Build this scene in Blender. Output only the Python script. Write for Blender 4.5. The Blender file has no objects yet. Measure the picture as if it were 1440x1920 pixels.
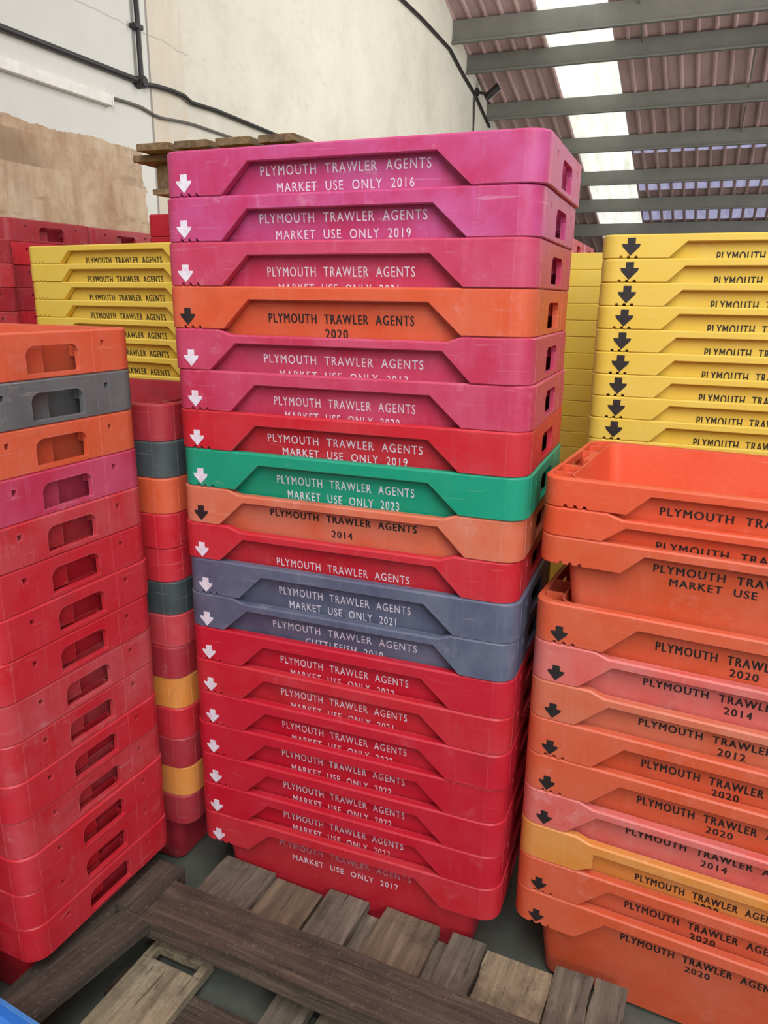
import bpy, bmesh, math, random
import numpy as np
from mathutils import Matrix, Vector
random.seed(7)
SC = bpy.context.scene
COL = SC.collection
ZF = 0.265                                  # height of a crate: rim top of every bottom crate above the floor

# ------------------------------------------------------------------ camera
F_PX, YAW, PITCH, ROLL = 1413.93, -0.36833, 0.27784, -0.01170
CAM = Vector((1.06103, -1.44492, 1.33182 + ZF))
def cam_axes():
    cy, sy = math.cos(YAW), math.sin(YAW)
    fwd = Vector((sy*math.cos(PITCH), cy*math.cos(PITCH), -math.sin(PITCH)))
    right = Vector((cy, -sy, 0)); down = fwd.cross(right)
    cr, sr = math.cos(ROLL), math.sin(ROLL)
    return cr*right + sr*down, -sr*right + cr*down, fwd
r_, d_, f_ = cam_axes()
cd = bpy.data.cameras.new('camera'); cam = bpy.data.objects.new('camera', cd); COL.objects.link(cam)
cam.matrix_world = Matrix(((r_.x, -d_.x, -f_.x, CAM.x), (r_.y, -d_.y, -f_.y, CAM.y), (r_.z, -d_.z, -f_.z, CAM.z), (0, 0, 0, 1)))
cd.sensor_fit = 'HORIZONTAL'; cd.sensor_width = 36; cd.lens = 36*F_PX/1440; cd.clip_start = 0.02
SC.camera = cam

# ------------------------------------------------------------------ light and exposure
SC.view_settings.view_transform = 'Standard'; SC.view_settings.look = 'None'
SC.view_settings.gamma = 1; SC.view_settings.use_curve_mapping = False
SC.view_settings.exposure = 0.0
w = bpy.data.worlds.new('world'); SC.world = w; w.use_nodes = True
bg = w.node_tree.nodes['Background']; bg.inputs[0].default_value = (0.86, 0.93, 1.0, 1); bg.inputs[1].default_value = 0.42
def area(name, loc, target, sx, sy, power, col=(1, 1, 1)):
    l = bpy.data.lights.new(name, 'AREA'); l.shape = 'RECTANGLE'; l.size = sx; l.size_y = sy; l.energy = power; l.color = col
    o = bpy.data.objects.new(name, l); COL.objects.link(o); o.location = loc
    o.rotation_euler = (Vector(target) - Vector(loc)).to_track_quat('-Z', 'Y').to_euler()
    return o
area('daylight_door', (4.4, -5.6, 4.2), (0.3, 0.2, 1.6), 3.6, 2.4, 275, (0.93, 0.96, 1.0))
area('added_high_fill', (1.6, -2.3, 4.6), (0.4, 0.2, 1.4), 2.2, 3.0, 188, (0.97, 0.98, 1.0))  # added fill, grades the stack fronts from bright top to dim foot
area('added_high_fill', (2.6, 6.0, 5.2), (-2.6, 7.0, 2.8), 2.0, 9.0, 430, (1.0, 0.985, 0.94))  # added fill aimed at the side wall to brighten it, no opening here
area('added_roof_fill', (9.5, 10.0, 1.4), (1.0, 13.0, 4.4), 2.4, 7.0, 700, (1.0, 0.95, 0.93))  # added fill aimed upwards to lift the far roof, no door modelled

# ------------------------------------------------------------------ materials
def srgb(r, g, b):
    def c(v):
        v /= 255
        return v/12.92 if v <= 0.04045 else ((v+0.055)/1.055)**2.4
    return (c(r), c(g), c(b), 1)
class NT:
    def __init__(self, name):
        self.m = bpy.data.materials.new(name); self.m.use_nodes = True
        self.t = self.m.node_tree; self.b = self.t.nodes['Principled BSDF']
    def n(self, typ, **kw):
        nd = self.t.nodes.new(typ)
        for k, v in kw.items(): setattr(nd, k, v)
        return nd
    def l(self, a, b): self.t.links.new(a, b)
    def noise(self, vec, scale, detail=3, rough=.55, dist=0):
        nd = self.n('ShaderNodeTexNoise'); nd.inputs['Scale'].default_value = scale
        nd.inputs['Detail'].default_value = detail; nd.inputs['Roughness'].default_value = rough
        nd.inputs['Distortion'].default_value = dist
        if vec is not None: self.l(vec, nd.inputs['Vector'])
        return nd.outputs['Fac']
    def ramp(self, fac, stops):
        nd = self.n('ShaderNodeValToRGB'); e = nd.color_ramp.elements
        while len(e) < len(stops): e.new(0.5)
        for k, (p, c) in enumerate(stops):
            e[k].position = p; e[k].color = c if len(c) == 4 else (*c, 1)
        self.l(fac, nd.inputs[0]); return nd.outputs[0]
    def bw(self, fac, a, b): return self.ramp(fac, [(a, (0, 0, 0)), (b, (1, 1, 1))])
    def mix(self, fac, a, b, mode='MIX'):
        nd = self.n('ShaderNodeMix', data_type='RGBA', blend_type=mode)
        if isinstance(fac, (int, float)): nd.inputs[0].default_value = fac
        else: self.l(fac, nd.inputs[0])
        for v, i in ((a, 6), (b, 7)):
            if isinstance(v, tuple): nd.inputs[i].default_value = v
            else: self.l(v, nd.inputs[i])
        return nd.outputs[2]
    def math(self, op, a, b=0.0):
        nd = self.n('ShaderNodeMath', operation=op)
        for v, i in ((a, 0), (b, 1)):
            if isinstance(v, (int, float)): nd.inputs[i].default_value = v
            else: self.l(v, nd.inputs[i])
        return nd.outputs[0]
    def mapping(self, vec, scale=(1, 1, 1), loc=(0, 0, 0), rot=(0, 0, 0)):
        nd = self.n('ShaderNodeMapping'); nd.inputs['Scale'].default_value = scale
        nd.inputs['Location'].default_value = loc; nd.inputs['Rotation'].default_value = rot
        self.l(vec, nd.inputs['Vector']); return nd.outputs[0]
    def pos(self):
        return self.n('ShaderNodeNewGeometry').outputs['Position']
    def objvec(self):
        tc = self.n('ShaderNodeTexCoord'); oi = self.n('ShaderNodeObjectInfo')
        ad = self.n('ShaderNodeVectorMath', operation='ADD'); cb = self.n('ShaderNodeCombineXYZ')
        mu = self.math('MULTIPLY', oi.outputs['Random'], 37.0)
        for i in range(3): self.l(mu, cb.inputs[i])
        self.l(tc.outputs['Object'], ad.inputs[0]); self.l(cb.outputs[0], ad.inputs[1]); return ad.outputs[0]
    def bump(self, h, strength=.2, dist=.01):
        nd = self.n('ShaderNodeBump'); nd.inputs['Strength'].default_value = strength; nd.inputs['Distance'].default_value = dist
        self.l(h, nd.inputs['Height']); self.l(nd.outputs[0], self.b.inputs['Normal'])
    def col(self, c):
        if isinstance(c, tuple): self.b.inputs['Base Color'].default_value = c
        else: self.l(c, self.b.inputs['Base Color'])
    def rough(self, v):
        if isinstance(v, (int, float)): self.b.inputs['Roughness'].default_value = v
        else: self.l(v, self.b.inputs['Roughness'])

def plastic(name, base, pale, wear=.5, dirt=.35, rough=.42):
    """old moulded polyethylene: chalky fading, pale scuffs and worn edges, thin scratches, brown grime"""
    t = NT(name); v = t.objvec()
    big = t.bw(t.noise(v, 8, 4, .6), .35, .72)
    c = t.mix(t.math('MULTIPLY', big, wear), base, pale)
    scuff = t.bw(t.noise(t.mapping(v, (75, 75, 8)), 1.0, 5, .65), .56, .74)
    c = t.mix(t.math('MULTIPLY', scuff, wear*.7), c, pale)
    scr = t.bw(t.noise(t.mapping(v, (7, 7, 120), rot=(.2, .5, .1)), 1.0, 4, .6, .5), .64, .72)
    light = tuple(min(1, x*.55+.42*m) for x, m in zip(pale[:3], (1.0, .80, .78))) + (1,)
    c = t.mix(t.math('MULTIPLY', scr, wear*.45), c, light)
    blotch = t.bw(t.noise(v, 14, 6, .7), .60, .70)
    c = t.mix(t.math('MULTIPLY', blotch, wear*.35), c, light)
    # rubbed, paler corners and edges
    bv = t.n('ShaderNodeBevel', samples=4); bv.inputs['Radius'].default_value = .005
    ge = t.n('ShaderNodeNewGeometry'); dt = t.n('ShaderNodeVectorMath', operation='DOT_PRODUCT')
    t.l(bv.outputs[0], dt.inputs[0]); t.l(ge.outputs['Normal'], dt.inputs[1])
    edge = t.bw(t.math('SUBTRACT', 1.0, dt.outputs['Value']), .04, .30)
    c = t.mix(t.math('MULTIPLY', t.math('MULTIPLY', edge, t.bw(t.noise(v, 22, 3), .3, .6)), .10+wear*.42), c, light)
    grime = t.bw(t.noise(v, 5.5, 6, .7, .6), .58, .78)
    c = t.mix(t.math('MULTIPLY', grime, dirt), c, srgb(92, 56, 50))
    t.col(c)
    t.rough(t.math('ADD', t.math('MULTIPLY', big, .16), rough))
    t.bump(t.noise(v, 70, 4, .6), .14, .004)
    t.b.inputs['Specular IOR Level'].default_value = .45
    return t.m
PL = {
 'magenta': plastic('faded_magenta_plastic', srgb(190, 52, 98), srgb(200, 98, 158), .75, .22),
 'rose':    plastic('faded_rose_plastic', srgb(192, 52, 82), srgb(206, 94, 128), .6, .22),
 'red':     plastic('red_plastic', srgb(200, 32, 46), srgb(202, 80, 88), .35, .4),
 'scarlet': plastic('scarlet_plastic', srgb(198, 24, 46), srgb(204, 62, 80), .25, .3),
 'brick':   plastic('worn_red_plastic', srgb(196, 42, 52), srgb(200, 104, 108), .6, .55),
 'maroon':  plastic('dusty_dark_red_plastic', srgb(168, 36, 48), srgb(172, 78, 84), .45, .5),
 'orange':  plastic('orange_plastic', srgb(214, 88, 50), srgb(220, 124, 98), .45, .25),
 'vermilion': plastic('bright_orange_plastic', srgb(226, 86, 50), srgb(230, 116, 80), .4, .12),
 'peach':   plastic('faded_peach_orange_plastic', srgb(212, 104, 70), srgb(216, 142, 118), .6, .3),
 'salmon':  plastic('faded_salmon_plastic', srgb(220, 96, 84), srgb(220, 140, 136), .65, .3),
 'amber':   plastic('amber_plastic', srgb(224, 140, 58), srgb(226, 168, 108), .5, .25),
 'green':   plastic('green_plastic', srgb(10, 150, 114), srgb(34, 164, 132), .4, .1),
 'grey':    plastic('blue_grey_plastic', srgb(84, 88, 112), srgb(118, 126, 142), .65, .3),
 'ash':     plastic('ash_grey_plastic', srgb(92, 96, 96), srgb(124, 128, 126), .6, .3),
 'slate':   plastic('dark_slate_plastic', srgb(66, 74, 76), srgb(92, 100, 100), .5, .4),
 'yellow':  plastic('yellow_plastic', srgb(230, 196, 74), srgb(234, 208, 110), .35, .06),
 'blue':    plastic('blue_plastic', srgb(52, 128, 205), srgb(110, 165, 215), .4, .15),
}
def paint(name, c, c2, fade):
    t = NT(name); v = t.pos()
    t.col(t.mix(t.math('MULTIPLY', t.bw(t.noise(v, 55, 5, .7), .45, .72), fade), c, c2)); t.rough(.55)
    return t.m
WHITE = paint('white_marking_paint', srgb(232, 228, 236), srgb(210, 150, 165), .6)
FADED = paint('worn_white_marking_paint', srgb(196, 150, 160), srgb(190, 70, 90), .9)
BLACK = paint('black_marking_paint', srgb(34, 30, 32), srgb(80, 60, 50), .35)

def wood(name, dark, light, grey, axis=1, scale=1.0):
    t = NT(name); v = t.objvec()
    s = [42*scale]*3; s[axis] = 2.6*scale
    g = t.noise(t.mapping(v, tuple(s)), 1.0, 6, .65, .4)
    c = t.ramp(g, [(.3, dark), (.55, light), (.75, grey)])
    st = t.bw(t.noise(v, 9, 5, .7), .5, .72)
    c = t.mix(t.math('MULTIPLY', st, .65), c, srgb(52, 44, 38))
    sp = t.bw(t.noise(v, 95, 5, .75), .56, .70)
    c = t.mix(t.math('MULTIPLY', sp, .5), c, srgb(150, 138, 118))
    ck = t.noise(t.mapping(v, tuple(x*2.2 for x in s)), 1.0, 4, .6, .2)
    c = t.mix(t.math('MULTIPLY', t.bw(ck, .62, .70), .7), c, srgb(34, 28, 24))
    t.col(c); t.rough(.8); t.bump(t.math('SUBTRACT', t.math('ADD', g, t.math('MULTIPLY', sp, .3)), ck), .6, .006)
    return t.m
W_DARK_Y = wood('dark_wet_timber_lengthways', srgb(52, 46, 40), srgb(74, 65, 55), srgb(106, 94, 80), 1)
W_DARK_X = wood('dark_wet_timber', srgb(56, 46, 39), srgb(84, 70, 58), srgb(118, 102, 86), 0)
W_GREY_Y = wood('weathered_grey_timber', srgb(82, 74, 63), srgb(114, 104, 89), srgb(150, 138, 120), 1)
W_BROWN_Y = wood('brown_timber', srgb(86, 74, 59), srgb(120, 105, 84), srgb(150, 134, 110), 1)
W_PALE_Y = wood('pale_timber', srgb(122, 108, 86), srgb(158, 142, 114), srgb(178, 162, 134), 1)
W_SHELF = wood('old_brown_board', srgb(96, 76, 54), srgb(138, 112, 78), srgb(156, 132, 98), 1)

def steel(name, c):
    t = NT(name); v = t.pos()
    t.col(t.mix(t.bw(t.noise(v, 3, 4, .6), .3, .8), c, srgb(128, 128, 120))); t.rough(.55); t.b.inputs['Metallic'].default_value = .1
    return t.m
STEEL = steel('painted_grey_steel', srgb(112, 112, 106))
def plain(name, c, rough=.5, metal=0):
    t = NT(name); v = t.pos()
    t.col(t.mix(t.bw(t.noise(v, 14, 3), .4, .9), c, tuple(min(1, x*1.25+.004) for x in c[:3])+(1,))); t.rough(rough)
    t.b.inputs['Metallic'].default_value = metal; return t.m
CABLE = plain('black_cable_sheath', srgb(38, 36, 36), .5)
CABLE_GREY = plain('grey_cable_sheath', srgb(92, 90, 86), .5)
TRUNK = plain('cream_trunking', srgb(222, 220, 212), .6)
LAMP_GLASS = plain('floodlight_glass', srgb(215, 212, 205), .2)

def wall_mat():
    t = NT('painted_block_wall_with_bare_plaster'); v = t.pos()
    sx = t.n('ShaderNodeSeparateXYZ'); t.l(v, sx.inputs[0]); Y, Z = sx.outputs[1], sx.outputs[2]
    c = t.ramp(t.noise(v, 1.4, 6, .65), [(.3, srgb(198, 194, 178)), (.5, srgb(212, 208, 193)), (.75, srgb(220, 216, 200))])
    fl = t.bw(t.noise(t.mapping(v, (1, 1.2, 3.5)), 2.2, 6, .7), .62, .74)
    c = t.mix(t.math('MULTIPLY', fl, .4), c, srgb(168, 164, 150))
    tw = t.bw(t.noise(t.mapping(v, (1, 1.0, 1.6), rot=(.6, 0, 0)), 7, 6, .75), .50, .70)
    c = t.mix(t.math('MULTIPLY', tw, .22), c, srgb(176, 172, 158))
    dn = t.noise(v, 2.5, 5, .6)
    cool = t.math('LESS_THAN', Y, 3.425)
    c = t.mix(t.math('MULTIPLY', cool, .8), c, t.mix(dn, srgb(205, 206, 200), srgb(222, 222, 214)))
    strip = t.math('MULTIPLY', t.math('GREATER_THAN', Y, 3.425), t.math('LESS_THAN', Y, t.math('ADD', t.math('MULTIPLY', dn, .12), 3.77)))
    sm = t.bw(t.noise(t.mapping(v, (1, 3, .8)), 2.4, 4, .6), .35, .7)
    c = t.mix(t.math('MULTIPLY', t.math('MULTIPLY', strip, sm), .75), c, srgb(208, 190, 166))
    # joint line
    jl = t.math('LESS_THAN', t.math('ABSOLUTE', t.math('SUBTRACT', Y, 3.425)), .012)
    c = t.mix(t.math('MULTIPLY', jl, .7), c, srgb(110, 104, 100))
    # hairline crack
    ck = t.math('LESS_THAN', t.math('ABSOLUTE', t.math('SUBTRACT', t.math('ADD', Z, t.math('MULTIPLY', dn, .08)), 3.345)), .005)
    c = t.mix(t.math('MULTIPLY', t.math('MULTIPLY', ck, t.math('LESS_THAN', Y, 3.9)), .45), c, srgb(150, 146, 136))
    # bare brown plaster below
    edge = t.noise(v, 1.5, 8, .62)
    zl = t.math('ADD', t.math('MULTIPLY', edge, .20), 2.46)
    yl = t.math('ADD', t.math('MULTIPLY', t.noise(v, 1.7, 5, .7), .5), 3.03)
    pm = t.math('MULTIPLY', t.math('LESS_THAN', Z, zl), t.math('LESS_THAN', Y, yl))
    pc = t.ramp(t.noise(t.mapping(v, (1, 1.5, 1.0)), 2.2, 9, .72, .25), [(.25, srgb(142, 108, 82)), (.42, srgb(176, 146, 116)), (.55, srgb(192, 168, 140)), (.8, srgb(214, 198, 176))])
    dk = t.bw(t.noise(t.mapping(v, (1, 1.4, 6)), 1.5, 6, .7), .58, .7)
    pc = t.mix(t.math('MULTIPLY', dk, .6), pc, srgb(112, 90, 70))
    band = t.math('LESS_THAN', t.math('ABSOLUTE', t.math('SUBTRACT', Z, 2.40)), .09)
    pc = t.mix(t.math('MULTIPLY', t.math('MULTIPLY', band, t.bw(edge, .38, .6)), .55), pc, srgb(122, 98, 76))
    vs = t.bw(t.noise(t.mapping(v, (1, 7, .8)), 1.3, 7, .7), .52, .66)
    pc = t.mix(t.math('MULTIPLY', vs, .4), pc, srgb(136, 108, 84))
    wt = t.bw(t.noise(v, 4, 7, .75), .62, .72)
    pc = t.mix(t.math('MULTIPLY', wt, .6), pc, srgb(222, 208, 190))
    c = t.mix(pm, c, pc)
    t.col(c); t.rough(.85)
    h = t.math('ADD', t.math('MULTIPLY', t.noise(v, 9, 8, .7), .6), t.math('MULTIPLY', pm, -.4))
    t.bump(h, .45, .03)
    return t.m
def floor_mat():
    t = NT('worn_concrete_floor'); v = t.pos()
    c = t.ramp(t.noise(v, 3, 8, .7), [(.3, srgb(70, 74, 67)), (.6, srgb(94, 98, 88)), (.8, srgb(112, 113, 101))])
    t.col(c); t.rough(.7); t.bump(t.noise(v, 40, 5), .2, .01); return t.m
def roof_mat():
    t = NT('pinkish_coated_roof_sheet'); v = t.pos()
    c = t.ramp(t.noise(t.mapping(v, (3, .5, .5)), 1.5, 6, .65), [(.3, srgb(162, 132, 130)), (.6, srgb(188, 158, 154)), (.85, srgb(200, 174, 168))])
    t.col(c); t.rough(.55); return t.m
def glow(name, c, c2, s, scale):
    """mottled glow: daylight in the dirty rooflight sheet, also the lavender roof strips"""
    t = NT(name); v = t.pos()
    k = t.mix(t.bw(t.noise(t.mapping(v, (scale, .8, .8)), 1.3, 7, .75), .45, .75), c, c2)
    t.col(k); t.rough(.4); t.l(k, t.b.inputs['Emission Color']); t.b.inputs['Emission Strength'].default_value = s
    return t.m
ROOF = roof_mat(); WALL = wall_mat(); FLOOR = floor_mat()
SKY = glow('translucent_rooflight_sheet', srgb(252, 252, 246), srgb(206, 212, 184), .85, 5)
SKYBLUE = glow('glowing_lavender_strip', srgb(190, 190, 226), srgb(140, 132, 172), .55, 6)
WALL_FAR = plain('dark_far_wall_sheet', srgb(96, 92, 90), .8)

# ------------------------------------------------------------------ mesh helpers
def finish(bm, name, mat, parent=None, smooth=None, loc=None):
    me = bpy.data.meshes.new(name); bmesh.ops.recalc_face_normals(bm, faces=bm.faces); bm.to_mesh(me); bm.free()
    if mat: me.materials.append(mat)
    if smooth:
        for p in me.polygons: p.use_smooth = True
        me.set_sharp_from_angle(angle=math.radians(smooth))
    return link(name, me, parent, loc)
def link(name, me, parent=None, loc=None):
    o = bpy.data.objects.new(name, me); COL.objects.link(o)
    if parent: o.parent = parent
    if loc: o.location = loc
    return o
def tag(o, label, cat, group=None, kind=None):
    if label: o['label'] = label
    if cat: o['category'] = cat
    if group: o['group'] = group
    if kind: o['kind'] = kind
    return o
def box(bm, a, b, bev=0.0):
    x0, y0, z0 = a; x1, y1, z1 = b
    vs = [bm.verts.new(p) for p in ((x0,y0,z0),(x1,y0,z0),(x1,y1,z0),(x0,y1,z0),(x0,y0,z1),(x1,y0,z1),(x1,y1,z1),(x0,y1,z1))]
    fs = [bm.faces.new([vs[i] for i in q]) for q in ((0,3,2,1),(4,5,6,7),(0,1,5,4),(1,2,6,5),(2,3,7,6),(3,0,4,7))]
    if bev:
        es = list({e for f in fs for e in f.edges})
        bmesh.ops.bevel(bm, geom=es, offset=bev, segments=2, profile=.6, affect='EDGES', clamp_overlap=True)
def prism(bm, pts2, to3, d):
    """closed outline extruded along the vector d"""
    a = [bm.verts.new(to3(*p)) for p in pts2]; b = [bm.verts.new(Vector(to3(*p)) + Vector(d)) for p in pts2]
    n = len(a); bm.faces.new(a); bm.faces.new(b[::-1])
    for i in range(n): bm.faces.new((a[i], b[i], b[(i+1) % n], a[(i+1) % n]))
def tube(bm, pts, r, seg=8):
    pts = [Vector(p) for p in pts]; rings = []
    for i, p in enumerate(pts):
        d = (pts[min(i+1, len(pts)-1)] - pts[max(i-1, 0)]).normalized()
        u = d.cross(Vector((.31, .2, .93))).normalized(); v = d.cross(u)
        rings.append([bm.verts.new(p + r*(math.cos(k*2*math.pi/seg)*u + math.sin(k*2*math.pi/seg)*v)) for k in range(seg)])
    for a, b in zip(rings, rings[1:]):
        for k in range(seg): bm.faces.new((a[k], a[(k+1) % seg], b[(k+1) % seg], b[k]))
    bm.faces.new(rings[0]); bm.faces.new(rings[-1][::-1])

# ------------------------------------------------------------------ fish crate meshes
XO = 0.0205                                 # the side features are measured from just inside the left corner
CL, CW, CR = 0.82, 0.46, 0.042              # length, width, corner radius
T_SIDE, T_END = 0.018, 0.012                # rim thickness on long sides and ends
TAPER = 0.10
def interp(poly, x):
    for (x0, z0), (x1, z1) in zip(poly, poly[1:]):
        if x0 <= x <= x1: return z0 + (z1-z0)*((x-x0)/(x1-x0) if x1 > x0 else 0)
    return poly[-1][1]
VAR = {   # rim height, underside profile and top profile of the long sides (x, z)
 'std':  dict(h=.0895, low=[(.128, -.0895), (.192, -.028), (.594, -.028), (.662, -.0895)], top=None, notch=True),
 'old':  dict(h=.0895, low=[(.085, -.0895), (.152, -.030), (.622, -.030), (.682, -.0895)], top=[(.112, 0), (.142, -.011), (.632, -.011), (.662, 0)], notch=False),
 'slim': dict(h=.0592, low=[(.148, -.0592), (.190, -.019), (.598, -.019), (.642, -.0592)], top=None, notch=True),
 'step': dict(h=.0895, low=[(.118, -.0895), (.152, -.070), (.1525, -.034), (.640, -.034), (.6405, -.070), (.675, -.0895)], top=[(.112, 0), (.142, -.010), (.632, -.010), (.662, 0)], notch=False),
}
VAR['thin'] = dict(h=.0560, low=[(.148, -.0560), (.190, -.018), (.598, -.018), (.642, -.0560)], top=None, notch=True)
VAR['oldslim'] = dict(h=.0592, low=[(.105, -.0592), (.150, -.027), (.622, -.027), (.668, -.0592)], top=[(.112, 0), (.142, -.010), (.632, -.010), (.662, 0)], notch=False)
for v_ in VAR.values():
    v_['low'] = [(x+XO, z) for x, z in v_['low']]
    if v_['top']: v_['top'] = [(x+XO, z) for x, z in v_['top']]
def rim_mesh(var):
    V = VAR[var]; H = V['h']
    low = [(0, -H)] + V['low'] + [(CL, -H)]
    top = [(0, 0)] + (V['top'] or []) + [(CL, 0)]
    hexes = []                               # each: 8 points
    CH = .0035
    def bands(P, Q, zlP, zlQ, ztP, ztQ):     # P, Q = (outer point, normal-in unit, thickness)
        def pt(S, off, z): return tuple(S[0][i] + S[1][i]*off for i in (0, 1)) + (z,)
        def add(zb0, zt0, zb1, zt1, ob, ot):
            hexes.append([pt(P, ob, zb0), pt(Q, ob, zb1), pt(Q, Q[2], zb1), pt(P, P[2], zb0),
                          pt(P, ot, zt0), pt(Q, ot, zt1), pt(Q, Q[2], zt1), pt(P, P[2], zt0)])
        add(ztP-CH, ztP, ztQ-CH, ztQ, 0, CH)
        return add
    def seg(P, Q, zlP, zlQ, ztP, ztQ, hole=None):
        add = bands(P, Q, zlP, zlQ, ztP, ztQ)
        if hole:
            (a0, b0), (a1, b1) = hole        # top and bottom of the hand hole at each station
            add(a0, ztP-CH, a1, ztQ-CH, 0, 0)
            add(zlP+.002, b0, zlQ+.002, b1, 0, 0)
        else:
            add(zlP+.002, ztP-CH, zlQ+.002, ztQ-CH, 0, 0)
        add(zlP, zlP+.002, zlQ, zlQ+.002, .002, 0)
    # long sides
    xs = sorted({CR, CL-CR, XO+.684} | {p[0] for p in V['low']} | {p[0] for p in (V['top'] or [])})
    nfront = []
    if V['notch']:
        for c in (.0505, .0695, .0885): nfront += [c-.0050, c-.0026, c+.0026, c+.0050]
    def sidez(x, front):
        z = interp(low, x)
        if front and V['notch']:
            for c in (.0505, .0695, .0885):
                if abs(x-c) <= .0027: z = -H+.0055
        return z
    for front in (True, False):
        st = sorted(set(xs) | ({x for x in nfront if x > CR} if front else set()))
        for a, b in zip(st, st[1:]):
            yo = -.0007 if a > XO+.6835 else 0
            if front: P, Q = ((a, yo), (0, 1), T_SIDE), ((b, yo), (0, 1), T_SIDE)
            else:     P, Q = ((b, CW), (0, -1), T_SIDE), ((a, CW), (0, -1), T_SIDE); a, b = b, a
            seg(P, Q, sidez(a, front), sidez(b, front), interp(top, a), interp(top, b))
    # corners
    for k, (cx, cy, a0) in enumerate(((CR, CR, math.pi), (CL-CR, CR, 1.5*math.pi), (CL-CR, CW-CR, 0), (CR, CW-CR, .5*math.pi))):
        n = 8
        for i in range(n):
            u0, u1 = a0 + .5*math.pi*i/n, a0 + .5*math.pi*(i+1)/n
            def S(u):
                f = abs(math.sin(u)); th = T_END + (T_SIDE-T_END)*f
                return ((cx+CR*math.cos(u), cy+CR*math.sin(u)), (-math.cos(u), -math.sin(u)), th)
            seg(S(u0), S(u1), -H, -H, 0, 0)
    # ends with hand hole
    hw, ht, hb = .066, -.026 if H > .08 else -.016, -H+.010
    hole = [(CW/2-hw, ht-.016, hb), (CW/2-hw+.005, ht-.006, hb), (CW/2-hw+.016, ht, hb), (CW/2+hw-.016, ht, hb), (CW/2+hw-.005, ht-.006, hb), (CW/2+hw, ht-.016, hb)]
    s0, s1, sz = .092, .103, (-.022, -.034)  # small square peg holes near each end
    if H < .08: sz = (-.014, -.024)
    ys = sorted({CR, CW-CR, .1251, CW-.1251, s0, s1, CW-s0, CW-s1} | {h[0] for h in hole})
    for left in (True, False):
        for a, b in zip(ys, ys[1:]):
            mid = (a+b)/2; h = None
            if hole[0][0] < mid < hole[-1][0]:
                ha = [q for q in hole if abs(q[0]-a) < 1e-6][0]; hb_ = [q for q in hole if abs(q[0]-b) < 1e-6][0]
                h = [(ha[1], ha[2]), (hb_[1], hb_[2])]
            elif s0 < mid < s1 or CW-s1 < mid < CW-s0: h = [sz, sz]
            xo = .0006 if (mid < .125 or mid > CW-.125) else 0
            if left:
                P, Q = ((-xo, b), (1, 0), T_END), ((-xo, a), (1, 0), T_END)
                if h: h = [h[1], h[0]]
            else:    P, Q = ((CL+xo, a), (-1, 0), T_END), ((CL+xo, b), (-1, 0), T_END)
            seg(P, Q, -H, -H, 0, 0, h)
    # weld and drop inner faces
    bm = bmesh.new(); vmap = {}; faces = {}
    def key(p): return tuple(round(c*20000) for c in p)
    for hx in hexes:
        ks = [key(p) for p in hx]
        for kk, p in zip(ks, hx):
            if kk not in vmap: vmap[kk] = bm.verts.new(p)
        for q in ((0,3,2,1),(4,5,6,7),(0,1,5,4),(1,2,6,5),(2,3,7,6),(3,0,4,7)):
            f = [ks[i] for i in q]; fk = frozenset(f)
            if len(fk) < 3: continue
            faces[fk] = None if fk in faces else f
    for fk, f in faces.items():
        if f is None: continue
        u = []
        for kk in f:
            if kk not in u: u.append(kk)
        try: bm.faces.new([vmap[kk] for kk in u])
        except ValueError: pass
    # pocket ribs between rim and tub at both ends
    for x0, x1 in ((T_END-.001, .0475), (CL-.0475, CL-T_END+.001)):
        for y in (.068, .142, .318, .392):
            box(bm, (x0, y-.002, -.055), (x1, y+.002, -.002))
    d = .030 if H > .08 else .018            # stepped pocket wall behind half of the hand hole
    box(bm, (CL-.0485, CW/2-.078, -H+.004), (CL-.034, CW/2+.004, -.004)); box(bm, (.034, CW/2-.004, -H+.004), (.0485, CW/2+.078, -.004))
    bmesh.ops.delete(bm, geom=[v for v in bm.verts if not v.link_faces], context='VERTS')
    me = bpy.data.meshes.new('rim'); bm.to_mesh(me); bm.free()
    for p in me.polygons: p.use_smooth = True
    me.set_sharp_from_angle(angle=math.radians(28))
    return me
def rrect(x0, y0, x1, y1, r, n=5):
    out = []
    for cx, cy, a0 in ((x0+r, y0+r, math.pi), (x1-r, y0+r, 1.5*math.pi), (x1-r, y1-r, 0), (x0+r, y1-r, .5*math.pi)):
        for i in range(n+1):
            u = a0 + .5*math.pi*i/n; out.append((cx+r*math.cos(u), cy+r*math.sin(u)))
    return out
def tub_mesh(var):
    top = (-.0125 if VAR[var]['top'] else -.0012)
    D, E_, th = .0195, .050, .0030
    bm = bmesh.new(); rings = []
    def ring(off, z, ins, r):
        o = off + ins
        return [bm.verts.new((x, y, z)) for x, y in rrect(E_+o, D+o, CL-E_-o, CW-D-o, r)]
    zb = -(ZF - .001)
    zs = [top, -.05, -.10, -.17, zb+.008, zb]
    for z in zs:
        rings.append(ring(TAPER*(-z) + (.008 if z == zb else 0), z, 0, .030))
    inner = [ring(TAPER*(-z), z, th, .027) for z in (zb+.006, -.17, -.10, -.05, top)]
    allr = rings + inner
    bm.faces.new(rings[-1]); bm.faces.new(inner[0])
    seq = rings
    def bridge(a, b):
        n = len(a)
        for i in range(n): bm.faces.new((a[i], a[(i+1) % n], b[(i+1) % n], b[i]))
    for a, b in zip(rings, rings[1:]): bridge(a, b)
    for a, b in zip(inner, inner[1:]): bridge(a, b)
    bridge(inner[-1], rings[0])
    bmesh.ops.recalc_face_normals(bm, faces=bm.faces)
    me = bpy.data.meshes.new('tub'); bm.to_mesh(me); bm.free()
    for p in me.polygons: p.use_smooth = True
    me.set_sharp_from_angle(angle=math.radians(35))
    return me
BASE = {}
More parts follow.
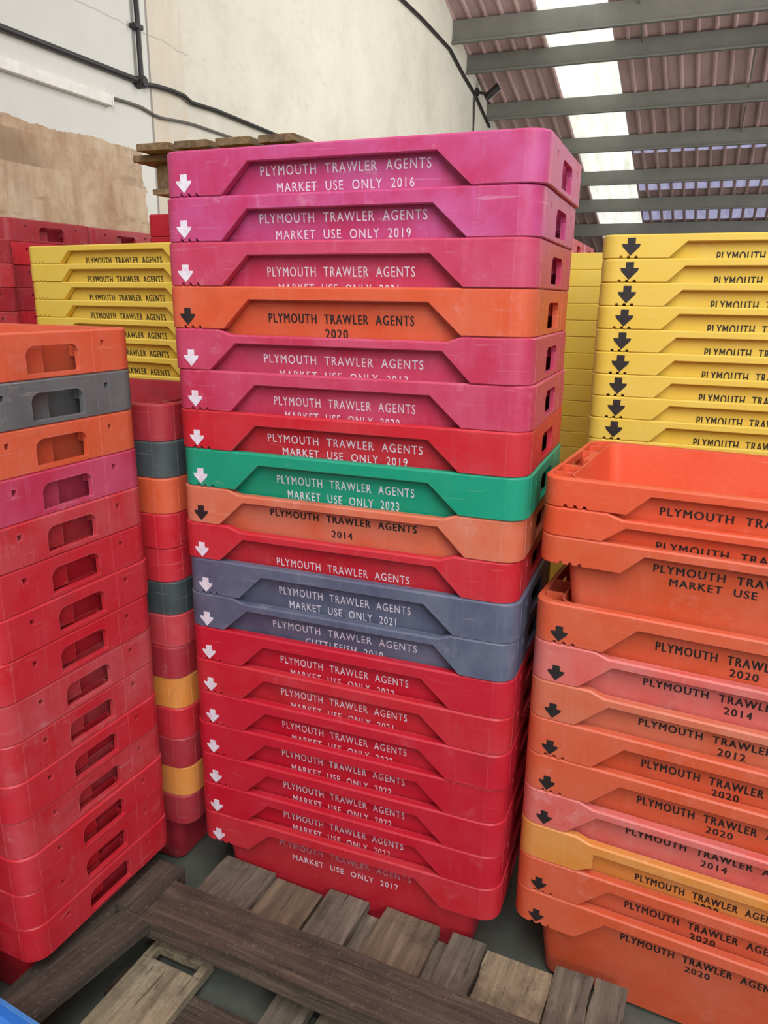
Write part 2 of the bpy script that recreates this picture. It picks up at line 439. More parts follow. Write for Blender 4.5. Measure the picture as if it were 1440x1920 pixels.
def crate_mesh(part, var, mat):
    k = (part, var, mat)
    if k not in BASE:
        b = (part, var)
        if b not in BASE: BASE[b] = rim_mesh(var) if part == 'rim' else tub_mesh(var)
        me = BASE[b].copy(); me.name = part; me.materials.clear(); me.materials.append(PL[mat]); BASE[k] = me
    return BASE[k]
def side_y(z): return .0195 + TAPER*(-z)     # tub front surface
TXT = {}
def text_mesh(s, x0, x1, zc, h, mat, spacing=1.2, off=0.0):
    k = (s, round(x0, 3), round(x1, 3), round(zc, 3), round(h, 4), mat.name)
    if k in TXT: return TXT[k]
    cu = bpy.data.curves.new('lettering', 'FONT'); cu.body = s; cu.size = 1; cu.space_character = spacing; cu.offset = off
    cu.extrude = 0.0; cu.resolution_u = 3
    o = bpy.data.objects.new('lettering_source', cu); COL.objects.link(o)
    dg = bpy.context.evaluated_depsgraph_get(); dg.update()
    me = bpy.data.meshes.new_from_object(o.evaluated_get(dg))
    bpy.data.objects.remove(o); bpy.data.curves.remove(cu)
    n = len(me.vertices); co = np.empty(n*3); me.vertices.foreach_get('co', co); co = co.reshape(-1, 3)
    mn, mx = co.min(0), co.max(0)
    X = XO + x0 + (co[:, 0]-mn[0])/(mx[0]-mn[0])*(x1-x0)
    Z = zc + ((co[:, 1]-mn[1])/(mx[1]-mn[1]) - .5)*h
    Yv = .0195 + TAPER*(-Z) - .0007
    me.vertices.foreach_set('co', np.stack([X, Yv, Z], 1).ravel())
    # give the paint a little thickness
    bm = bmesh.new(); bm.from_mesh(me)
    if mat.name.startswith('black') and h < .03:       # the black stencil strokes are heavier
        dup = bmesh.ops.duplicate(bm, geom=bm.verts[:] + bm.edges[:] + bm.faces[:])
        for v in dup['geom']:
            if isinstance(v, bmesh.types.BMVert): v.co.x += .0012; v.co.y -= .0001
    bmesh.ops.remove_doubles(bm, verts=bm.verts, dist=1e-6)
    ret = bmesh.ops.extrude_face_region(bm, geom=bm.faces[:])
    for v in ret['geom']:
        if isinstance(v, bmesh.types.BMVert): v.co.y += .0005
    bmesh.ops.recalc_face_normals(bm, faces=bm.faces)
    bm.to_mesh(me); bm.free()
    me.name = 'lettering'; me.materials.clear(); me.materials.append(mat); TXT[k] = me
    return me
ARR = {}
def arrow_mesh(mat, xc, zc, s):
    k = (mat.name, xc, zc, s)
    if k in ARR: return ARR[k]
    pts = [(-.25, .54), (.25, .54), (.25, .16), (.58, .16), (.52, -.02), (0, -.56), (-.52, -.02), (-.58, .16), (-.25, .16)]
    xc = xc + XO
    bm = bmesh.new()
    def yf(x):                               # follow the rounded corner
        return CR - math.sqrt(max(0, CR*CR - (CR-x)**2)) if x < CR else 0
    fr = [bm.verts.new((xc+p[0]*s, yf(xc+p[0]*s)-.0011, zc+p[1]*s)) for p in pts]
    bk = [bm.verts.new((v.co.x, v.co.y+.0009, v.co.z)) for v in fr]
    for q in ((0, 1, 2, 8), (8, 2, 3, 4, 5, 6, 7)):
        bm.faces.new([fr[i] for i in q]); bm.faces.new([bk[i] for i in q[::-1]])
    for i in range(len(fr)):
        j = (i+1) % len(fr); bm.faces.new((fr[i], fr[j], bk[j], bk[i]))
    bmesh.ops.recalc_face_normals(bm, faces=bm.faces)
    me = bpy.data.meshes.new('arrow_mark'); bm.to_mesh(me); bm.free(); me.materials.append(mat); ARR[k] = me
    return me
def crate(x, y, ztop, yaw, var, mat, label, group, lines=(), arrow=None, flip=False, zscale=1.0, jit=0.0, tubmat=None):
    """x, y = front left corner of the rim, ztop = rim top; origin of the thing sits on its underside"""
    o = bpy.data.objects.new('fish_crate', None); COL.objects.link(o); o.empty_display_size = .1
    dx, dy, da = random.uniform(-1, 1)*jit, random.uniform(-1, 1)*jit, random.uniform(-1, 1)*jit*1.2
    a = yaw + da
    c, s = math.cos(a), math.sin(a)
    ox, oy = (CL, CW) if flip else (0, 0)
    x, y = x - XO*math.cos(yaw), y - XO*math.sin(yaw)
    o.location = (x + dx + c*ox - s*oy, y + dy + s*ox + c*oy, ztop - ZF*zscale)
    o.rotation_euler = (0, 0, a + (math.pi if flip else 0)); o.scale = (1, 1, zscale)
    tag(o, label, 'crate', group)
    up = (0, 0, ZF)
    link('tub', crate_mesh('tub', var, tubmat or mat), o, up)
    link('rim', crate_mesh('rim', var, mat), o, up)
    for (s_, x0, x1, zc, h, pm) in lines: link('lettering', text_mesh(s_, x0, x1, zc, h, pm), o, up)
    if arrow:
        am, xa, za, sa = arrow
        link('arrow_mark', arrow_mesh(am, xa, za, sa), o, up)
    return o
P_TA = 'PLYMOUTH  TRAWLER  AGENTS'
def lines_for(style, year, pm, z1=None, z2=None, word='MARKET  USE  ONLY  '):
    if style == 'A': a = [(P_TA, .210, .577, z1 or -.045, .0185, pm), (word+year, .246, .543, z2 or -.078, .0175, pm)]
    if style == 'B': a = [(P_TA, .227, .557, z1 or -.061, .0195, pm), (word+year, .252, .522, z2 or -.096, .0195, pm)]
    if style == 'O': a = [(P_TA, .212, .568, z1 or -.053, .0170, pm), (year, .366, .416, z2 or -.080, .0170, pm)]
    if style == 'Y': a = [(P_TA, .227, .557, z1 or -.064, .0195, pm), (year, .360, .411, z2 or -.097, .0195, pm)]
    return a

# ------------------------------------------------------------------ the building
def struct(o): o['kind'] = 'structure'; return o
bm = bmesh.new(); box(bm, (-3.0, -8, -.1), (12, 20.5, 0)); struct(finish(bm, 'floor', FLOOR))
WX = -2.6
SL, RY, RZ = -.2933, 11.107, 5.074 + ZF      # roof underside at the gable wall: slope, point
def rz(y): return RZ + SL*(y-RY)
RIDGE = 4.0
def roofz(y): return rz(y) if y >= RIDGE else rz(RIDGE) + SL*(RIDGE-y)
YE, YB = 19.9, -6.5
bm = bmesh.new()
prism(bm, [(YB, 0), (YE, 0), (YE, rz(YE)+.25), (RIDGE, rz(RIDGE)+.25), (YB, roofz(YB)+.25)], lambda a, b: (WX, a, b), (-.25, 0, 0))
struct(finish(bm, 'wall_left', WALL))
bm = bmesh.new(); box(bm, (WX, YE, 0), (12, YE+.2, rz(YE)+.1)); struct(finish(bm, 'wall_back', WALL_FAR))
# ribbed roof sheet, cut out where the rooflights sit
SKX0, SKX1 = -1.36, -.40                     # at y = 11; drifts with y
def skx(y): d = (y-11.1)*.036; return SKX0+d, SKX1+d
PITCH_R = .238
def rib_profile(x0, x1):
    pts = []; x = x0
    k = math.floor(x0/PITCH_R)
    while k*PITCH_R < x1:
        b = k*PITCH_R
        for dx, z in ((0, .0), (.022, .030), (.050, .030), (.072, 0)):
            if x0 <= b+dx <= x1: pts.append((b+dx, z))
        k += 1
    if pts[0][0] > x0+1e-4: pts.insert(0, (x0, 0))
    if pts[-1][0] < x1-1e-4: pts.append((x1, 0))
    return pts
def sheet(name, x0, x1, y0, y1, mat, lift=0.0, th=.004, skew=0.036, flat=False):
    bm = bmesh.new(); pr = [(x0, 0), (x1, 0)] if flat else rib_profile(x0, x1); R = []
    for t in (0, th):
        for y in (y0, y1):
            off = (y-11.1)*skew
            R.append([bm.verts.new((x+off, y, roofz(y) + .005 + z*-1 + lift + t + .03)) for x, z in pr])
    for i in range(len(pr)-1):
        bm.faces.new((R[0][i], R[0][i+1], R[1][i+1], R[1][i])); bm.faces.new((R[2][i+1], R[2][i], R[3][i], R[3][i+1]))
    for a, b in ((0, 2), (1, 3)):
        for i in range(len(pr)-1): bm.faces.new((R[a][i], R[a][i+1], R[b][i+1], R[b][i]))
    for i in (0, len(pr)-1): bm.faces.new((R[0][i], R[1][i], R[3][i], R[2][i]))
    return finish(bm, name, mat)
roof = bpy.data.objects.new('ceiling', None); COL.objects.link(roof); struct(roof)
for x0, x1, y0, y1 in ((WX-.6, SKX0, RIDGE, YE), (SKX1, 12, RIDGE, YE), (WX-.6, 12, YB, RIDGE)):
    s_ = sheet('roof_sheet', x0, x1, y0, y1, ROOF, skew=.036 if y0 >= RIDGE else 0); s_.parent = roof
struct(sheet('window_1', SKX0, SKX1, RIDGE, YE, SKY, lift=.012))
# flat lavender strips with their own glow, right of the clear strip
n = 2
for y0, y1 in ((14.5, 14.85), (15.8, 16.42), (17.0, 17.95)):
    struct(sheet('window_%d' % n, SKX1+.04, 12, y0, y1, SKYBLUE, lift=-.007, flat=True)); n += 1
# purlins
PUR = [(10.615, 11.057), (11.514, 11.841), (12.839, 13.348), (14.158, 14.641), (15.400, 15.953), (16.703, 17.189), (17.914, 18.541)]
ordn = ['first', 'second', 'third', 'fourth', 'fifth', 'sixth', 'seventh']
py = [10.60, 11.42, 12.78, 14.09, 15.42, 16.70, 18.02]
for i, y in enumerate(py):
    bm = bmesh.new(); zt = roofz(y) - .005; hh = .30 if i == 0 else .255
    # zed section: web, top flange towards the eaves, bottom flange towards us
    prof = [(y, zt), (y+.075, zt+SL*.075), (y+.075, zt+SL*.075-.012), (y+.012, zt-.016), (y+.012, zt-hh-.012), (y-.065, zt-hh-.012), (y-.065, zt-hh+.012), (y-.055, zt-hh+.012), (y-.055, zt-hh), (y, zt-hh)]
    prism(bm, prof, lambda a, b: (WX-.0, a, b), (14.6, 0, 0))
    o = finish(bm, 'roof_purlin', STEEL)
    tag(o, 'grey steel roof purlin, %s from the top, running off the white wall' % ordn[i], 'beam', 'steel roof purlins')
# rods between purlins
for x, y0, y1, w_ in ((.0, 10.4, 11.45, 'upper'), (1.55, 11.45, 14.1, 'lower')):
    bm = bmesh.new(); tube(bm, [(x, y0, roofz(y0)-.06), (x+.03, y1, roofz(y1)-.06)], .012)
    tag(finish(bm, 'sag_rod', STEEL), 'thin steel sag rod tying the roof purlins, the %s one' % w_, 'rod')

# ------------------------------------------------------------------ wall services
def wp(y, z, d=.03): return (WX + d, y, z + ZF)
bm = bmesh.new(); tube(bm, [wp(1.0, 2.705), wp(3.26, 2.718)], .019)
tag(finish(bm, 'conduit', CABLE, smooth=60), 'black conduit running level along the white wall above the trunking', 'conduit')
bm = bmesh.new(); tube(bm, [wp(3.292, 2.74), wp(3.285, 4.2)], .017)
c_ = tag(finish(bm, 'conduit', CABLE, smooth=60), 'black conduit rising up the white wall from the junction box', 'conduit')
bm = bmesh.new()
box(bm, wp(3.24, 3.03, .0), wp(3.32, 3.06, .055), .004); finish(bm, 'clip', CABLE, c_)
bm = bmesh.new()
for k in range(1):
    ctr = Vector(wp(3.285, 2.715, 0)); vs = []
    prism(bm, [(ctr.y + .040*math.cos(a*math.pi/8), ctr.z + .040*math.sin(a*math.pi/8)) for a in range(16)], lambda a, b: (WX, a, b), (.06, 0, 0))
jb = tag(finish(bm, 'junction_box', CABLE, smooth=40), 'round black junction box where the wall conduits meet', 'junction box')
bm = bmesh.new(); prism(bm, [(ctr.y + .030*math.cos(a*math.pi/8), ctr.z + .030*math.sin(a*math.pi/8)) for a in range(16)], lambda a, b: (WX+.0605, a, b), (.008, 0, 0)); finish(bm, 'lid', CABLE, jb)
bm = bmesh.new(); tube(bm, [wp(3.34, 2.712), wp(3.437, 2.728), wp(3.62, 2.74), wp(3.78, 2.738), wp(3.87, 2.712), wp(4.2, 2.727), wp(5.593, 2.721), wp(8.0, 2.72)], .016)
tag(finish(bm, 'cable', CABLE, smooth=60), 'thick black cable running from the junction box along the wall', 'cable')
bm = bmesh.new(); box(bm, wp(1.0, 2.500, .0), wp(2.954, 2.565, .05), .006)
tr_ = tag(finish(bm, 'trunking', TRUNK), 'cream cable trunking on the white wall above the bare plaster', 'trunking')
bm = bmesh.new(); box(bm, wp(2.955, 2.497, 0), wp(2.967, 2.568, .053), .003); finish(bm, 'end_cap', TRUNK, tr_)
bm = bmesh.new(); tube(bm, [wp(2.97, 2.556, .02), wp(3.15, 2.563, .02), wp(3.291, 2.562, .02), wp(3.42, 2.542, .02), wp(3.51, 2.539, .02), wp(3.75, 2.562, .02), wp(3.899, 2.571, .02), wp(4.4, 2.573, .02), wp(4.797, 2.57, .02), wp(7, 2.57, .02)], .010)
tag(finish(bm, 'cable', CABLE_GREY, smooth=60), 'thin grey cable running on from the end of the trunking', 'cable')
bm = bmesh.new(); tube(bm, [wp(7.2, 4.77), wp(8.377, 4.791), wp(9.187, 4.812), wp(10.401, 4.80), wp(11.2, 4.64), wp(11.897, 4.532), wp(12.3, 4.42), wp(12.94, 4.25)], .022)
tag(finish(bm, 'cable', CABLE, smooth=60), 'black cable sloping down under the roof edge to the floodlight', 'cable')
bm = bmesh.new(); tube(bm, [wp(11.85, 4.50), wp(11.86, 4.2), wp(11.852, 3.6)], .014)
tag(finish(bm, 'cable', CABLE, smooth=60), 'thin black cable hanging straight down the wall below the floodlight', 'cable')
fl = bpy.data.objects.new('floodlight', None); COL.objects.link(fl); fl.location = wp(12.02, 4.60, 0)
tag(fl, 'small black floodlight on an arm at the top of the white wall', 'lamp')
bm = bmesh.new(); box(bm, (0, -.05, -.05), (.05, .05, .05), .006); finish(bm, 'wall_plate', CABLE, fl)
bm = bmesh.new(); tube(bm, [(.03, 0, 0), (.15, .02, -.03), (.25, .01, -.04)], .022); finish(bm, 'arm', CABLE, fl)
bm = bmesh.new(); box(bm, (-.14, -.10, -.035), (.14, .10, .035), .012)
hd = finish(bm, 'lamp_head', CABLE, fl); hd.location = (.28, .0, -.02); hd.rotation_euler = (math.radians(35), math.radians(-38), 0)
bm = bmesh.new(); box(bm, (-.12, -.085, -.041), (.12, .085, -.034)); gl = finish(bm, 'lamp_glass', LAMP_GLASS, hd)

# ------------------------------------------------------------------ main stack
P = .09
nth = ['topmost', 'second', 'third', 'fourth', 'fifth', 'sixth', 'seventh', 'eighth', 'ninth', 'tenth', 'eleventh', 'twelfth', 'thirteenth', 'fourteenth', 'fifteenth', 'sixteenth', 'seventeenth', 'eighteenth', 'nineteenth', 'twentieth',
       'twenty-first', 'twenty-second', 'twenty-third', 'twenty-fourth', 'twenty-fifth', 'twenty-sixth']
W_, B_ = WHITE, BLACK
MAIN = [  # variant, colour, style, year, paint, z1, z2, word, label
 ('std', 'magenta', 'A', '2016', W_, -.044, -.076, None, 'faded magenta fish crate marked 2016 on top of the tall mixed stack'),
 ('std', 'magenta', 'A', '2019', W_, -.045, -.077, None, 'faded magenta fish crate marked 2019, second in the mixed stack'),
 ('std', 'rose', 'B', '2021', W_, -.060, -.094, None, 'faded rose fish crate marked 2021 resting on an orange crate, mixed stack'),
 ('std', 'orange', 'Y', '2020', B_, -.064, -.094, None, 'black-lettered orange fish crate marked 2020 near the top of the mixed stack'),
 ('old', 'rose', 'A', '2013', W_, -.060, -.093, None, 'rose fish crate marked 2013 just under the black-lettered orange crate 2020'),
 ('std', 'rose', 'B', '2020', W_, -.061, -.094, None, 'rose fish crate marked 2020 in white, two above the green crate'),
 ('std', 'red', 'A', '2019', W_, -.055, -.084, None, 'red fish crate marked 2019 resting on the green crate'),
 ('std', 'green', 'B', '2023', W_, -.059, -.093, None, 'green fish crate marked 2023 in the tall mixed stack'),
 ('old', 'peach', 'O', '2014', B_, -.049, -.084, None, 'weathered orange fish crate marked 2014 in black, directly under the green crate'),
 ('old', 'red', 'B', '', W_, -.079, None, None, 'red fish crate with one line of white lettering, above two grey crates'),
 ('std', 'grey', 'B', '2021', W_, -.060, -.094, None, 'upper blue-grey fish crate marked 2021 in the mixed stack'),
 ('old', 'grey', 'A', '2010', W_, -.059, -.092, 'CUTTLEFISH  ', 'lower blue-grey fish crate, marked cuttlefish, in the mixed stack'),
 ('std', 'scarlet', 'B', '2022', W_, -.061, -.095, None, 'red fish crate directly under the lower blue-grey crate'),
 ('std', 'red', 'B', '2021', W_, -.059, -.096, None, 'red fish crate with scuffed corner, second below the blue-grey crates'),
 ('std', 'scarlet', 'B', '2022', W_, -.060, -.095, None, 'red fish crate third below the blue-grey crates of the mixed stack'),
 ('std', 'scarlet', 'B', '2022', W_, -.053, -.092, None, 'red fish crate fourth below the blue-grey crates of the mixed stack'),
 ('std', 'scarlet', 'B', '2022', W_, -.056, -.092, None, 'red fish crate third from the bottom of the mixed stack'),
 ('std', 'scarlet', 'B', '2022', W_, -.056, -.092, None, 'red fish crate second from the bottom of the mixed stack'),
 ('std', 'red', 'A', '2017', FADED, -.058, -.095, None, 'red fish crate with worn lettering at the bottom of the mixed stack'),
]
DX = [5, -1, -4, -5, -2, 3, 2, 6, 1, -3, 3, 0, 1, 0, 1, -3, -1, -3, -1]
for i, (var, mat, st, yr, pm, z1, z2, word, lab) in enumerate(MAIN):
    ln = lines_for(st, yr, pm, z1, z2, word or 'MARKET  USE  ONLY  ')
    if i == 9: ln = ln[:1]
    if i == 11: ln[1] = (ln[1][0], .296, .494, z2, .0175, pm)
    if i == 18: ln[0] = ln[0][:5] + (FADED,); ln[1] = ln[1][:5] + (W_,)
    am = (B_ if pm is B_ else W_)
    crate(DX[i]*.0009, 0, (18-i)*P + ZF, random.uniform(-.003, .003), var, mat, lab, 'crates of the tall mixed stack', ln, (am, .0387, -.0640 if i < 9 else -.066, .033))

# ------------------------------------------------------------------ right stack
RX, RYY, RYAW = .846, .0376, -.0955
RIGHT = [ # variant, colour, style, year, z1, z2, ztop, arrow, flip-like (no arrow), label
 ('slim', 'vermilion', 'A', '2018', -.048, -.081, .992, 0, 'bright orange open fish crate on top of the orange stack'),
 ('oldslim', 'vermilion', 'A', '2018', -.058, -.086, .932, 0, 'orange fish crate nested directly under the open top crate of the orange stack'),
 ('slim', 'orange', 'A', '2018', -.043, -.068, .872, 0, 'orange fish crate showing its whole lettered side, standing proud on the orange stack'),
 ('std', 'orange', 'Y', '2020', -.061, -.084, .727, 1, 'orange fish crate marked 2020 beneath the crate that stands proud of the orange stack'),
 ('old', 'salmon', 'O', '2014', -.054, -.074, .637, 1, 'faded salmon fish crate marked 2014, upper salmon one of the orange stack'),
 ('old', 'peach', 'O', '2012', -.056, -.074, .547, 1, 'faded peach fish crate marked 2012 in the orange stack'),
 ('std', 'orange', 'Y', '2020', -.060, -.083, .457, 1, 'orange fish crate marked 2020 under the crate marked 2012'),
 ('std', 'orange', 'Y', '2020', -.060, -.083, .367, 1, 'orange fish crate marked 2020 resting on the lower salmon crate'),
 ('old', 'salmon', 'O', '2014', -.053, -.070, .277, 1, 'faded salmon fish crate marked 2014 resting on the amber crate'),
 ('step', 'amber', 'A', '2020', -.074, -.098, .187, 0, 'amber yellow-orange fish crate with square-cornered recess in the orange stack'),
 ('std', 'orange', 'Y', '2020', -.063, -.076, .097, 1, 'orange fish crate marked 2020 directly under the amber crate'),
 ('std', 'orange', 'Y', '2020', -.062, -.074, .007, 1, 'orange fish crate marked 2020 at the bottom of the orange stack'),
]
for i, (var, mat, st, yr, z1, z2, zt, ar, lab) in enumerate(RIGHT):
    ln = lines_for(st, yr, B_, z1, z2)
    if var in ('slim',) or i == 1: ln = [(ln[0][0], .206, .580, z1, .0165, B_), (ln[1][0], .238, .548, z2, .0155, B_)]
    if i == 9: ln = [(ln[0][0], .242, .535, z1, .019, B_), (yr, .365, .412, -.098, .019, B_)]
    if st in ('O', 'Y'): ln = [ln[0], (yr, .366, .416, z1-.026, .0165, B_)]
    crate(RX, RYY, max(zt, 0) + ZF + (0 if i < 11 else 0), RYAW + random.uniform(-.003, .003), var, mat, lab, 'crates of the orange stack', ln,
          (B_, .0387, -.066, .031) if ar else None)

# ------------------------------------------------------------------ left stack (its right end faces the camera)
LYAW = -.0498
LCOL = ['orange', 'ash', 'orange', 'rose', 'brick', 'red', 'red', 'red', 'brick', 'brick', 'red', 'brick', 'red', 'red', 'red']
LLAB = ['orange fish crate with hand hole, topping the red stack by the pallet', 'grey fish crate between two orange ones, hand hole facing out',
        'orange fish crate directly under the ash-grey one, hand hole facing out', 'faded pinkish-red fish crate with hand hole, under the lower orange crate',
        'worn red fish crate, fifth from top of the hand-hole stack by the pallet'] + ['red fish crate, %s from top of the hand-hole stack by the pallet' % nth[k] for k in range(5, 14)] + ['red fish crate at the bottom of the hand-hole stack, behind the pallet arm']
def right_end(xe, yc, yaw):                  # front left corner of a crate from the middle of its right end
    c, s = math.cos(yaw), math.sin(yaw)
    return xe - c*(CL-XO) + s*CW/2, yc - s*(CL-XO) - c*CW/2
lx, ly = right_end(-.0978, -.2627, LYAW)
for i, mat in enumerate(LCOL):
    crate(lx, ly, (14-i)*P + ZF, LYAW, 'std', mat, LLAB[i], 'crates of the hand-hole stack', jit=.002)
# stack partly hidden behind it
KCOL = ['maroon', 'slate', 'orange', 'red', 'red', 'slate', 'brick', 'maroon', 'amber', 'red', 'maroon', 'amber', 'maroon']
KNAME = {'maroon': 'dark red', 'slate': 'dark grey', 'orange': 'orange', 'red': 'red', 'brick': 'worn red', 'amber': 'amber'}
kx, ky = right_end(-.062, .247, -.02)
for i, mat in enumerate(KCOL):
    crate(kx, ky, (12-i)*P + ZF, -.02, 'std', mat, '%s fish crate, %s of the narrow stack between two others' % (KNAME[mat], nth[i] if i < 12 else 'lowest'), 'crates of the narrow stack', jit=.002)
# red stack at the very left edge, nearer the camera
for i in range(12):
    fx, fy = right_end(-.165, -.775, -.05)
    crate(fx, fy, (11-i)*P + ZF, -.05, 'std', 'red', 'red fish crate, %s of the stack cut off at the photo edge' % (nth[i] if i < 11 else 'lowest'), 'crates at the photo edge', jit=.002)

# ------------------------------------------------------------------ yellow stacks
YP = .0598
for i in range(26):
    vis = i < 12
    ln = [(P_TA, .262, .585, -.0555, .024, B_)] if vis else []
    crate(.852, .72, (25-i)*YP + ZF, 0, 'slim', 'yellow', 'yellow fish crate, %s from top of the yellow stack with black arrows' % nth[i], 'yellow crates behind the orange stack', ln, (B_, .054, -.030, .040) if vis else None, jit=.001)
for i in range(26):
    crate(.612, 1.52, (25-i)*YP + ZF - .02+.02, .0, 'slim', 'yellow', 'yellow fish crate, %s from top of the unmarked yellow stack' % nth[i], 'yellow crates glimpsed between the stacks', flip=True, jit=.0008)
ZY0, YPL = 1.480, .0565
YLX, YLY, YLYAW = -1.0076, .5950, -.1198
for i in range(8):
    crate(YLX, YLY, ZY0 - i*YPL + ZF, YLYAW, 'thin', 'yellow', 'yellow fish crate, %s from top of the yellow stack without arrows' % nth[i], 'yellow crates without arrows', [(P_TA, .245, .570, -.0475, .019, B_)], None, jit=.001)
zr = ZY0 - 8*YPL
for i in range(12):
    zz = zr*(11-i)/11
    crate(YLX, YLY, zz + ZF, YLYAW, 'std', 'scarlet', 'red fish crate, %s beneath the arrowless yellow crates' % (nth[i] if i else 'directly'), 'red crates carrying the yellow ones', zscale=1.0, jit=.001)

# ------------------------------------------------------------------ far red stacks
def far_stack(xe, yc, yaw, ztop, cols, what, grp):
    x, y = right_end(xe, yc, yaw); n = int(round(ztop/P)); k = ztop/n if n else P
    for i in range(n+1):
        crate(x, y, (n-i)*P + ZF, yaw, 'std', cols[i % len(cols)], 'red fish crate, %s in the %s' % (nth[i] if i < len(nth) else 'last', what), grp, jit=.002)
far_stack(-1.48, 1.20, -.06, 1.66, ['maroon', 'red', 'maroon'], 'stack below the bare plaster', 'far red crates, plaster stack')
far_stack(-1.48, 1.67, -.06, 1.64, ['maroon', 'maroon', 'red'], 'second stack back along the plaster wall', 'far red crates, second stack')
far_stack(-1.42, .70, -.06, 1.55, ['maroon', 'brick'], 'dark stack at the photo edge under the plaster', 'far red crates, edge stack')
for i in range(19):
    crate(-1.165+.02, 1.42, (18-i)*P*1.026 + ZF, 0, 'std', 'scarlet' if i == 0 else 'red', 'red fish crate, %s of the stack under the raised pallet' % nth[i], 'red crates under the raised pallet', zscale=1.0, flip=True, jit=.002)
far_stack(.50, 2.76, 0, 1.635, ['brick', 'maroon'], 'distant stack beside the unmarked yellow crates', 'far red crates, distant stack')
far_stack(.50, 3.24, 0, 1.615, ['maroon', 'brick'], 'farthest stack, past the unmarked yellow crates', 'far red crates, farthest stack')

# ------------------------------------------------------------------ raised pallet behind the central stack
def child(bm, name, mat, parent): return finish(bm, name, mat, parent)
rp = bpy.data.objects.new('pallet', None); COL.objects.link(rp); RPZ = 1.672
rp.location = (-.76, .93, RPZ + ZF)
tag(rp, 'brown wooden pallet raised high behind the top of the mixed stack', 'pallet')
bm = bmesh.new(); box(bm, (0, 0.02, 0), (.10, 1.0, .018), .002); finish(bm, 'bottom_board', W_SHELF, rp)
bm = bmesh.new(); box(bm, (.50, 0.02, 0), (.60, 1.0, .018), .002); finish(bm, 'bottom_board', W_SHELF, rp)
for xx in (0, .5):
    for yy in (.05, .46, .86):
        bm = bmesh.new(); box(bm, (xx, yy, .0185), (xx+.10, yy+.12, .105), .004); finish(bm, 'block', W_SHELF, rp)
for yy in (0, .44, .86):
    bm = bmesh.new(); box(bm, (-.06, yy, .1055), (.70, yy+.13, .128), .003); finish(bm, 'cross_board', W_SHELF, rp)
for xx in (.005, .16, .32, .48):
    bm = bmesh.new(); box(bm, (xx, -.06, .1285), (xx+.13, 1.02, .152), .003); finish(bm, 'deck_board', W_SHELF, rp)

# ------------------------------------------------------------------ foreground pallet
fp = bpy.data.objects.new('pallet', None); COL.objects.link(fp); fp.location = (-.155, -.07, 0); fp.rotation_euler = (0, 0, -.055)
tag(fp, 'dark weathered wooden pallet on the floor at the foot of the mixed stack', 'pallet')
def lpt(x, y, z): # world xy -> pallet local
    c, s = math.cos(.055), math.sin(.055); dx, dy = x+.155, y+.07
    return (c*dx - s*dy, s*dx + c*dy, z)
TOPZ = ZF - .100
def board(bm, x0, y0, x1, y1, z0, z1, seed, bev=.004, wob=.004):
    """hand-sawn plank with slightly uneven ends"""
    rnd = random.Random(seed); n0 = len(bm.verts)
    lx_, ly_ = x1-x0, y1-y0; along_y = ly_ > lx_; N = 7
    def ring(t):
        j = rnd.uniform(-1, 1)*wob; k = rnd.uniform(-1, 1)*wob*.5
        if along_y:
            y = y0 + t*ly_; return [(x0+j*.6, y, z0), (x1+k, y, z0), (x1+k, y, z1+k), (x0+j*.6, y, z1+j*.4)]
        x = x0 + t*lx_; return [(x, y0+j*.6, z0), (x, y1+k, z0), (x, y1+k, z1+k), (x, y0+j*.6, z1+j*.4)]
    R = [[bm.verts.new(p) for p in ring(i/N)] for i in range(N+1)]
    for a, b in zip(R, R[1:]):
        for k in range(4): bm.faces.new((a[k], a[(k+1) % 4], b[(k+1) % 4], b[k]))
    bm.faces.new(R[0]); bm.faces.new(R[-1][::-1])
    bmesh.ops.bevel(bm, geom=[e for e in bm.edges if len(e.link_faces) == 2 and e.calc_face_angle(0) > .6], offset=bev, segments=2, profile=.6, affect='EDGES')
def fboard(name, mat, *a, **k):
    bm = bmesh.new(); board(bm, *a, **k); return finish(bm, name, mat, fp, smooth=50)
# frame: beam along the stack, arm towards the camera
fboard('beam', W_DARK_X, .120, -.203, 1.34, -.075, TOPZ-.052, TOPZ, 3, bev=.007)
fboard('arm', W_DARK_Y, .020, -1.05, .118, -.012, TOPZ-.075, TOPZ-.030, 6, bev=.007)
ar_ = fboard('arm', W_DARK_Y, -.088, -.90, 0, .0, 0, .024, 5, bev=.006)
ar_.location = (.195, -.206, TOPZ-.029); ar_.rotation_euler = (0, 0, math.radians(-9))
fboard('arm', W_DARK_Y, .085, -.200, .165, -.035, TOPZ-.052, TOPZ+.004, 7, bev=.006)
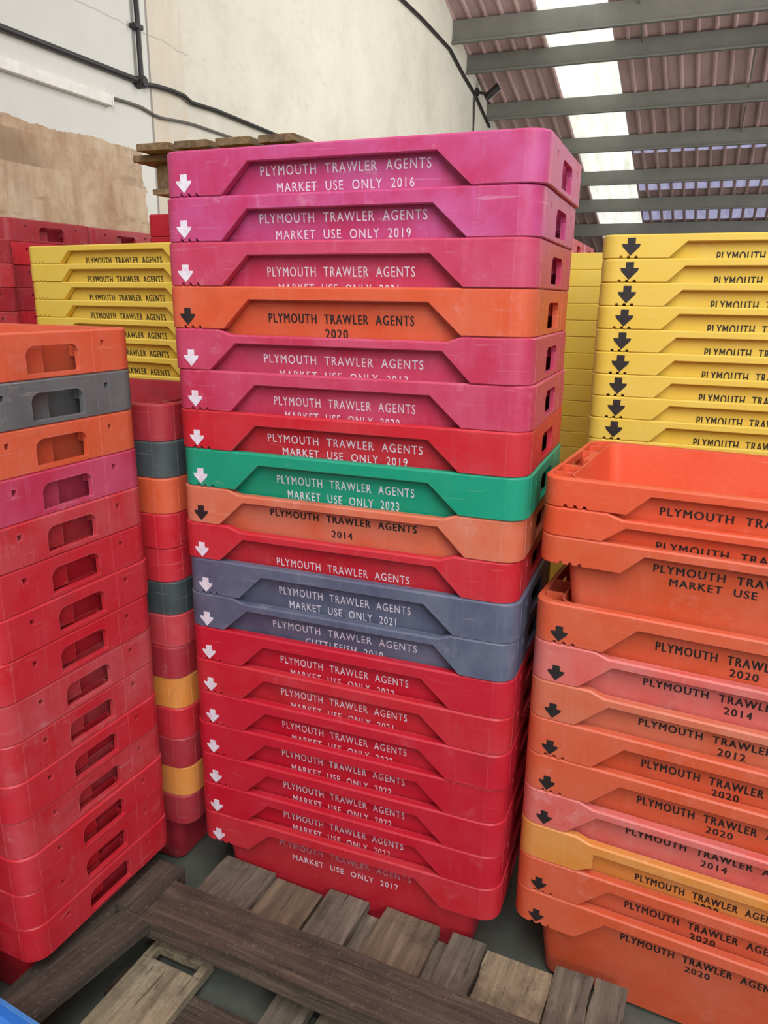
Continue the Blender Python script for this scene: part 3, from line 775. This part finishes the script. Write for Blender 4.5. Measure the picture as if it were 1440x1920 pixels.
# deck boards poking out under the beam towards the central stack
tips = [(.187, .345, .118, -.150, 'g'), (.349, .490, .116, -.166, 'b'), (.503, .615, .131, -.146, 'g'), (.618, .658, .112, -.172, 'g'), (.662, .809, .138, -.152, 'b'),
        (.812, .836, .112, -.172, 'g'), (.840, .926, .134, -.150, 'g'), (.931, 1.089, .131, -.166, 'p'), (1.094, 1.176, .148, -.150, 'g'), (1.180, 1.252, .152, -.154, 'g')]
for k, (xa, xb, yt, zt, m) in enumerate(tips):
    fboard('deck_board', {'g': W_GREY_Y, 'b': W_BROWN_Y, 'p': W_PALE_Y}[m], xa, -.140, xb, yt-.006, ZF+zt-.036, min(ZF+zt-.006, TOPZ-.060), 20+k, wob=.005)
for xa in (.02, .51, .97):
    bm = bmesh.new(); box(bm, (xa, -.138, .0), (xa+.12, -.04, ZF-.158-.02), .004); finish(bm, 'block', W_DARK_X, fp)
# lower boards seen through the frame
def slotted(x0, x1, y0, y1, z0, z1, sy0, sy1):
    bm = bmesh.new()
    box(bm, (x0, y0, z0), (x1, sy0, z1), .002); box(bm, (x0, sy1, z0), (x1, y1, z1), .002)
    box(bm, (x0, sy0-.003, z0), (x0+.022, sy1+.003, z1)); box(bm, (x1-.022, sy0-.003, z0), (x1, sy1+.003, z1))
    return finish(bm, 'bottom_board', W_PALE_Y, fp)
slotted(.162, .332, -1.0, -.150, .026, .050, -.200, -.168)
fboard('bottom_board', W_GREY_Y, .517, -1.0, .607, -.140, .026, .050, 41)
fboard('bottom_board', W_BROWN_Y, .632, -1.0, .74, -.150, .026, .050, 42)
fboard('bottom_board', W_DARK_X, .13, -1.02, 1.3, -.92, .0, .0255, 43)
fboard('bottom_board', W_DARK_X, .13, -.30, 1.3, -.22, .0, .0255, 44)

# ------------------------------------------------------------------ blue tray at the bottom left
bt = bpy.data.objects.new('plastic_tray', None); COL.objects.link(bt); bt.location = (-.125, -.592, TOPZ-.002); bt.rotation_euler = (0, 0, math.radians(-7))
tag(bt, 'blue plastic tray lying on the dark pallet arm, only its corner showing', 'tray')
bm = bmesh.new(); box(bm, (.004, -.38, .0), (.276, -.004, .008), .003); finish(bm, 'base', PL['blue'], bt)
bm = bmesh.new()
o_ = rrect(0, -.384, .28, 0, .02); i_ = rrect(.008, -.376, .272, -.008, .014)
lo_ = [[bm.verts.new((x, y, z)) for x, y in r] for r, z in ((o_, .0081), (o_, .046), (i_, .046), (i_, .0081))]
for a, b in zip(lo_, lo_[1:] + lo_[:1]):
    for k in range(len(a)): bm.faces.new((a[k], a[(k+1) % len(a)], b[(k+1) % len(a)], b[k]))
finish(bm, 'side_wall', PL['blue'], bt)
